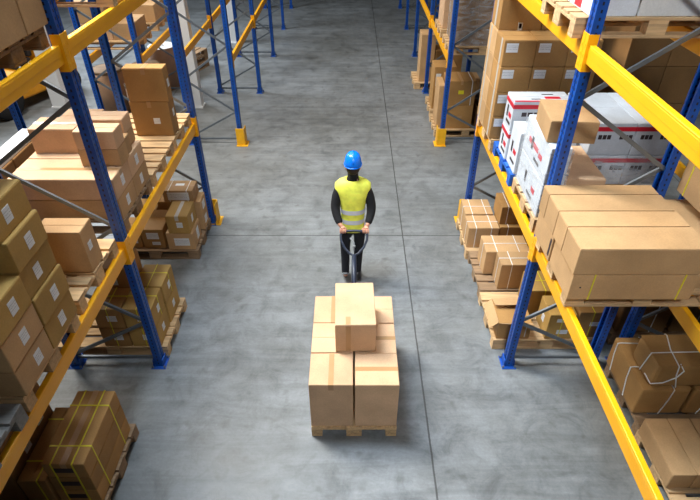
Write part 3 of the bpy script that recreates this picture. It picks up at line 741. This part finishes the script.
# forklift far left
def forklift():
    t = thing('forklift', 'yellow forklift truck parked behind the left rack', 'forklift', (-7.2, 11.4, 0), R(-23))
    mesh('chassis', lambda b: [bm_box(b, -.5, .5, -1.0, .9, .22, .75, .05), bm_box(b, -.5, .5, .5, 1.25, .25, 1.15, .09), bm_box(b, -.42, .42, -.95, -.5, .75, 1.1, .03)], M['truck'], t)
    mesh('mast', lambda b: [bm_box(b, x-.05, x+.05, -1.2, -1.08, .08, 2.1, .005) for x in (-.3, .3)]+[bm_box(b, -.35, .35, -1.17, -1.1, z, z+.08) for z in (.3, 1.2, 2.0)], M['ink'], t)
    for x in (-.2, .2): mesh('fork', lambda b: [bm_box(b, -.05, .05, -2.2, -1.2, .05, .09), bm_box(b, -.05, .05, -1.25, -1.2, .09, .6)], M['ink'], t, loc=(x, 0, 0))
    for x in (-.55, .55):
        for y, r in ((-.75, .36), (.85, .28)):
            w = mesh('wheel', lambda b: bm_lathe(b, [(r*.55, -.1), (r*.93, -.1), (r, -.07), (r, .07), (r*.93, .1), (r*.55, .1)], 24, axis='x'), M['rubber'], t, True, loc=(x, y, r))
            mesh('hub', lambda b: bm_lathe(b, [(r*.2, -.11), (r*.54, -.09), (r*.54, .09), (r*.2, .11)], 20, axis='x'), M['steel'], w, True)
    mesh('overhead_guard', lambda b: [bm_tube(b, [(x, -.85, 1.0), (x, -.6, 2.05), (x, .55, 2.05), (x, .8, 1.1)], .03) for x in (-.42, .42)]+[bm_tube(b, [(-.42, y, 2.05), (.42, y, 2.05)], .02) for y in (-.6, -.3, 0, .3, .55)], M['ink'], t)
    mesh('seat', lambda b: [bm_box(b, -.25, .25, -.1, .35, .75, .9, .04), bm_box(b, -.25, .25, .3, .42, .9, 1.4, .04)], M['rubber'], t)
    mesh('steering_wheel', lambda b: bm_tube(b, [(.17*math.cos(a), -.42+.12*math.sin(a), 1.2+.12*math.sin(a)) for a in [i*math.pi/8 for i in range(16)]], .015, closed=True), M['rubber'], t)
forklift()

# ------------------------------------------------------------------ pallet load in the aisle
pallet(.028, 3.62, .004, 'pale pallet on the pallet jack in the middle of the aisle', 'wood', R(90))
cl = 'tan cartons on the pallet in the aisle'
z0 = .004+.1455
for (ya, yb, tx) in ((3.03, 3.40, 'front'), (3.41, 3.795, 'middle'), (3.80, 4.19, 'back')):
    sh = {'front': 0, 'middle': .0, 'back': .0}[tx]
    carton(-.372, .018, ya, yb, z0, .74, 'tan carton in %s row, left of the dark gap, aisle pallet' % tx, cl, 'tan', 'y' if tx != 'middle' else 'x', 'tape' if tx != 'middle' else None)
    carton(.036, .425, ya, yb, z0, .738-(.0 if tx != 'middle' else .01), 'tan carton in %s row, right of the dark gap, aisle pallet' % tx, cl, 'tan', 'x', 'tape' if tx != 'back' else None)
carton(-.148, .222, 3.42, 4.0, .7425, 1.085, 'tan carton sitting alone on top of the aisle load', cl, 'tan', None, None, [('n', -.18, .5, .045, .312, 'tape', 'tape'), ('t', -.18, -.4, .045, .1, 'tape', 'tape')], rz=R(1))

# ------------------------------------------------------------------ pallet jack
jx = .035
t = thing('pallet_jack', 'hand pallet jack with dark loop handle pulled by the person', 'pallet jack', (jx, 4.45, 0))
for x in (-.19, .19):
    f = mesh('fork', lambda b: bm_box(b, -.075, .075, -1.35, -.08, .045, .095, .01), M['jack'], t, loc=(x, 0, 0))
    mesh('load_roller', lambda b: bm_lathe(b, [(.0, -.05), (.038, -.05), (.04, -.045), (.04, .045), (.038, .05), (.0, .05)], 16, axis='x'), M['sole'], f, True, loc=(0, -1.2, .04))
mesh('housing', lambda b: [bm_box(b, -.28, .28, -.08, -.02, .05, .26, .015), bm_box(b, -.11, .11, -.02, .12, .09, .32, .03), bm_lathe(b, [(.0, .2), (.05, .2), (.05, .42), (.035, .45), (.0, .45)], 16, (0, .07, 0))], M['jack'], t)
for x in (-.075, .075): mesh('steer_wheel', lambda b: bm_lathe(b, [(.03, -.03), (.088, -.03), (.09, -.025), (.09, .025), (.088, .03), (.03, .03)], 20, axis='x'), M['rubber'], t, True, loc=(x, .09, .09))
tl = mesh('tiller', lambda b: bm_tube(b, [(0, .08, .33), (0, .2, .5), (0, .47, .725)], [.035, .03, .026], 12), M['jack'], t, True)
loop = [(0, .46, .715), (-.06, .485, .74), (-.115, .53, .79), (-.15, .585, .85), (-.155, .62, .895), (-.135, .645, .92), (-.07, .655, .93), (0, .657, .932), (.07, .655, .93), (.135, .645, .92), (.155, .62, .895), (.15, .585, .85), (.115, .53, .79), (.06, .485, .74)]
mesh('loop_handle', lambda b: bm_tube(b, loop, .0145, 10, closed=True), M['jack'], t, True)
mesh('release_lever', lambda b: [bm_tube(b, [(-.0, .50, .755), (-.0, .56, .83), (-.045, .60, .87)], .008, 8), bm_lathe(b, [(0, -.012), (.016, -.012), (.016, .012), (0, .012)], 12, (0, .53, .80))], M['sole'], t, True)

# ------------------------------------------------------------------ person
def skin_obj(name, chains, mat, parent, sub=2, root=0):
    """chains: list of [(pos, rx, ry)...]; a chain's first entry may be an int index of an existing vertex"""
    verts, edges, rad = [], [], []
    for ch in chains:
        prev = None
        for it in ch:
            if isinstance(it, int): prev = it; continue
            p, r = it[0], it[1:]
            verts.append(p); rad.append((r[0], r[1] if len(r) > 1 else r[0]))
            if prev is not None: edges.append((prev, len(verts)-1))
            prev = len(verts)-1
    me = bpy.data.meshes.new(name); me.from_pydata(verts, edges, [])
    me.materials.append(mat)
    o = bpy.data.objects.new(name, me); COL.objects.link(o)
    if parent: o.parent = parent
    sk = o.modifiers.new('skin', 'SKIN'); sk.use_smooth_shade = True
    for i, v in enumerate(me.skin_vertices[0].data):
        v.radius = rad[i]; v.use_root = (i == root)
    sb = o.modifiers.new('sub', 'SUBSURF'); sb.levels = sub; sb.render_levels = sub
    return o

def person():
    # local frame: facing +Y, origin on the floor between the feet
    px, py = .022, 5.36
    P = thing('person', 'person in yellow safety vest and blue helmet pulling the pallet jack', 'person', (px, py, 0)); P.scale = (.965,)*3; K = 1/.965
    hl, hr = (-.115*K, -.225*K, .925*K), (.15*K, -.225*K, .925*K)     # palms on the loop handle
    # --- body, one continuous skin surface (pelvis = vertex 0)
    chains = [
        [((0, 0, .93), .135, .10), ((0, .0, 1.08), .12, .09), ((0, .01, 1.25), .135, .095), ((0, .015, 1.40), .13, .085), ((0, .02, 1.48), .065, .06), ((0, .035, 1.55), .05, .052)],
        [0, ((-.09, 0, .86), .078), ((-.095, .01, .48), .05), ((-.096, -.055, .16), .034), ((-.096, -.03, .09), .034), ((-.098, .08, .035), .03)],
        [0, ((.09, 0, .86), .078), ((.075, .05, .48), .052), ((.06, .0, .11), .034), ((.06, .02, .05), .034), ((.065, .14, .035), .03)],
        [3, ((-.15, .01, 1.43), .058), ((-.21, -.06, 1.17), .042), ((-.165, -.19, 1.02), .031), ((-.125, -.222, .985), .03, .022)],
        [3, ((.15, .01, 1.43), .058), ((.225, -.06, 1.17), .042), ((.185, -.19, 1.02), .031), ((.162, -.222, .985), .03, .022)],
    ]
    body = skin_obj('body', chains, M['skin'], P)
    # head: lofted skull with face, joined to the body mesh as a sculpted child-free continuation
    def head(b):
        rings = [(0, .03, 1.525, .05, .055), (0, .042, 1.56, .056, .065), (0, .055, 1.59, .064, .082), (0, .055, 1.625, .07, .092), (0, .05, 1.665, .075, .098), (0, .045, 1.705, .077, .1), (0, .04, 1.745, .074, .096), (0, .038, 1.775, .06, .078), (0, .038, 1.795, .03, .04)]
        bm_loft(b, rings, 24, 2.1)
        bm_loft(b, [(0, .15, 1.635, .017, .016), (0, .156, 1.645, .018, .018), (0, .148, 1.67, .012, .014), (0, .14, 1.695, .009, .01)], 10, 2)
        for s in (-1, 1):
            bm_loft(b, [(s*.078, .035, 1.63, .006, .014), (s*.083, .03, 1.65, .009, .02), (s*.084, .028, 1.675, .009, .022), (s*.08, .03, 1.69, .005, .014)], 10, 2)
        bm_loft(b, [(0, .143, 1.603, .022, .006), (0, .147, 1.609, .025, .007), (0, .143, 1.615, .02, .005)], 10, 2)
    mesh('head', head, M['skin'], P, True)
    for s in (-1, 1): mesh('eye', lambda b: bm_lathe(b, [(.0, -.012), (.008, -.009), (.012, 0), (.008, .009), (0, .012)], 12, (s*.03, .134, 1.675)), M['eye'], P, True)
    mesh('hair', lambda b: bm_loft(b, [(0, .005, 1.60, .05, .045), (0, .012, 1.63, .073, .075), (0, .02, 1.67, .08, .085), (0, .03, 1.715, .081, .1), (0, .03, 1.74, .079, .098)], 24, 2.1), M['hair'], P, True)
    # --- hands: five separate fingers each, curled round the bar
    for s, h, nm in ((-1, hl, 'hand'), (1, hr, 'hand')):
        wx = h[0]+s*.0
        bar = Vector((wx, -.2585*K, .930*K))
        def local(dx, dy, dz): return (bar.x+dx, bar.y+dy, bar.z+dz)
        ch = [[(local(s*.012, .045, .035), .026, .018), (local(0, .028, .026), .03, .016), (local(-s*.004, .012, .026), .03, .013)]]
        hand = skin_obj(nm, ch, M['skin'], P, 2, 1)
        for j, dx in enumerate((-.032, -.011, .010, .030)):
            ln = (.9, 1.05, 1., .82)[j if s < 0 else 3-j]
            skin_obj('finger', [[(local(dx*.95, .012, .026), .0095), (local(dx, -.012*ln, .028*1), .009), (local(dx, -.028*ln, .010), .0085), (local(dx*.98, -.024*ln, -.014), .008), (local(dx*.96, -.006, -.026*ln), .007)]], M['skin'], hand, 1, 0)
        skin_obj('thumb', [[(local(-s*.022, .034, .026), .012), (local(-s*.042, .02, .014), .0105), (local(-s*.040, .012, -.008), .0095), (local(-s*.026, .004, -.024), .008)]], M['skin'], hand, 1, 0)
    # --- clothes
    jk = skin_obj('jacket', [
        [((0, 0, .95), .122, .105), ((0, .0, 1.08), .120, .102), ((0, .01, 1.25), .135, .108), ((0, .015, 1.40), .142, .098), ((0, .02, 1.485), .075, .07)],
        [3, ((-.152, .01, 1.42), .066), ((-.195, -.02, 1.29), .066), ((-.215, -.06, 1.17), .061), ((-.195, -.125, 1.085), .054), ((-.152, -.195, 1.012), .045)],
        [3, ((.152, .01, 1.42), .066), ((.199, -.02, 1.29), .066), ((.228, -.06, 1.17), .061), ((.212, -.125, 1.085), .054), ((.178, -.195, 1.012), .045)]], M['black'], P)
    mesh('collar', lambda b: bm_loft(b, [(0, .02, 1.47, .085, .082), (0, .022, 1.51, .068, .07), (0, .03, 1.56, .062, .068), (0, .032, 1.60, .064, .07)], 20, 2), M['black'], P, True)
    skin_obj('trousers', [
        [((0, 0, .96), .125, .105), ((0, 0, .90), .125, .105)],
        [1, ((-.09, 0, .80), .085), ((-.097, .01, .5), .066), ((-.096, -.04, .26), .056), ((-.096, -.058, .12), .054)],
        [1, ((.09, 0, .80), .085), ((.08, .05, .5), .066), ((.066, .02, .26), .058), ((.06, .0, .085), .057)]], M['navy'], P)
    # vest: back and front panels as a shaped shell, narrow at the waist, wide over the shoulders
    vr = [(0, 0, .835, .140, .130), (0, 0, .90, .139, .128), (0, .0, 1.0, .139, .124), (0, .0, 1.1, .143, .122), (0, .008, 1.2, .155, .124), (0, .01, 1.28, .171, .126), (0, .012, 1.35, .196, .122), (0, .013, 1.41, .216, .114), (0, .014, 1.455, .214, .104), (0, .016, 1.49, .176, .096), (0, .02, 1.515, .108, .085), (0, .02, 1.522, .078, .078)]
    v = mesh('safety_vest', lambda b: bm_loft(b, vr, 40, 2.6, False), M['hivis'], P, True)
    sd = v.modifiers.new('thickness', 'SOLIDIFY'); sd.thickness = .004
    for z, zr in ((1.125, .1495), (.985, .1445)):
        mesh('reflective_band', lambda b: bm_loft(b, [(0, .001, z-.03, zr-.002, .1305), (0, .002, z+.03, zr+.002, .1305)], 40, 2.6, False), M['reflect'], v, True)
    # helmet
    def shell(b):
        bm_loft(b, [(0, .03, 1.705, .101, .124), (0, .03, 1.735, .100, .122), (0, .03, 1.775, .094, .114), (0, .03, 1.815, .080, .096), (0, .03, 1.845, .056, .068), (0, .03, 1.858, .022, .03)], 28, 2.1)
    hm = mesh('helmet', shell, M['helmet'], P, True)
    mesh('helmet_brim', lambda b: bm_loft(b, [(0, .04, 1.700, .106, .138), (0, .042, 1.706, .109, .146), (0, .04, 1.712, .105, .136)], 28, 2.1), M['helmet'], hm, True)
    mesh('helmet_ridge', lambda b: bm_tube(b, [(0, -.08, 1.76), (0, -.05, 1.815), (0, .0, 1.855), (0, .05, 1.858), (0, .1, 1.83), (0, .135, 1.775)], .012, 8), M['helmet'], hm, True)
    # shoes: heel of the trailing left foot is lifted
    def shoe(b): bm_loft(b, [(0, .05, .0, .046, .135), (0, .05, .03, .048, .138), (0, .045, .055, .044, .125), (0, -.02, .085, .042, .062), (0, -.03, .12, .043, .055)], 20, 2.6)
    def sole(b): bm_loft(b, [(0, .05, -.022, .047, .138), (0, .05, -.002, .049, .14)], 20, 2.6)
    for x, y, z, rx in ((-.097, -.035, .135, -38), (.062, .01, .024, 0)):
        s = mesh('shoe', shoe, M['shoe'], P, True, loc=(x, y, z)); s.rotation_euler = (R(rx), 0, 0)
        mesh('sole', sole, M['sole'], s)
person()

# ------------------------------------------------------------------ camera
cam = bpy.data.cameras.new('camera'); co = bpy.data.objects.new('camera', cam); COL.objects.link(co)
cam.sensor_width = 36; cam.lens = 537/700*36; cam.shift_x = -1/700; cam.clip_end = 100
co.location = (0, 0, 4.5); co.rotation_euler = (R(90-37), 0, 0)
SC.camera = co

# ------------------------------------------------------------------ light
def area(name, loc, target, sx, sy, power, col, spread=180):
    l = bpy.data.lights.new(name, 'AREA'); l.shape = 'RECTANGLE'; l.size = sx; l.size_y = sy; l.energy = power; l.color = col; l.spread = R(spread)
    o = bpy.data.objects.new(name, l); COL.objects.link(o); o.location = loc
    d = Vector(target)-Vector(loc); o.rotation_euler = d.to_track_quat('-Z', 'Y').to_euler()
    return o
area('skylight_left', (-4.4, 6.6, 8.6), (-.8, 4.6, 0), 2.2, 4.5, 1050, (1, .955, .87), 150)
area('skylight_aisle', (-1.5, 4.3, 9.0), (1.4, 2.9, 0), 1.5, 1.6, 190, (.72, .86, 1), 90)
area('fill_behind', (.6, -2.2, 7.8), (1.5, 4.6, 1.6), 1.8, 1.2, 52, (.9, .95, 1), 60)  # added fill from the camera side to brighten the vest and white cartons
area('skylight_far', (-2.5, 14, 9.0), (.2, 12, 0), 3, 8, 330, (1, .93, .8))
area('dock_daylight', (-8.5, 14.5, 5.5), (-3, 12.5, 0), 3, 3, 850, (.82, .91, 1))
w = bpy.data.worlds.new('hall'); SC.world = w; w.use_nodes = True
bg = w.node_tree.nodes['Background']; bg.inputs[0].default_value = (.80, .90, 1, 1); bg.inputs[1].default_value = .022

vs = SC.view_settings
vs.view_transform = 'Standard'; vs.look = 'None'; vs.gamma = 1; vs.use_curve_mapping = False; vs.exposure = 0.0
SC.cycles.use_denoising = True
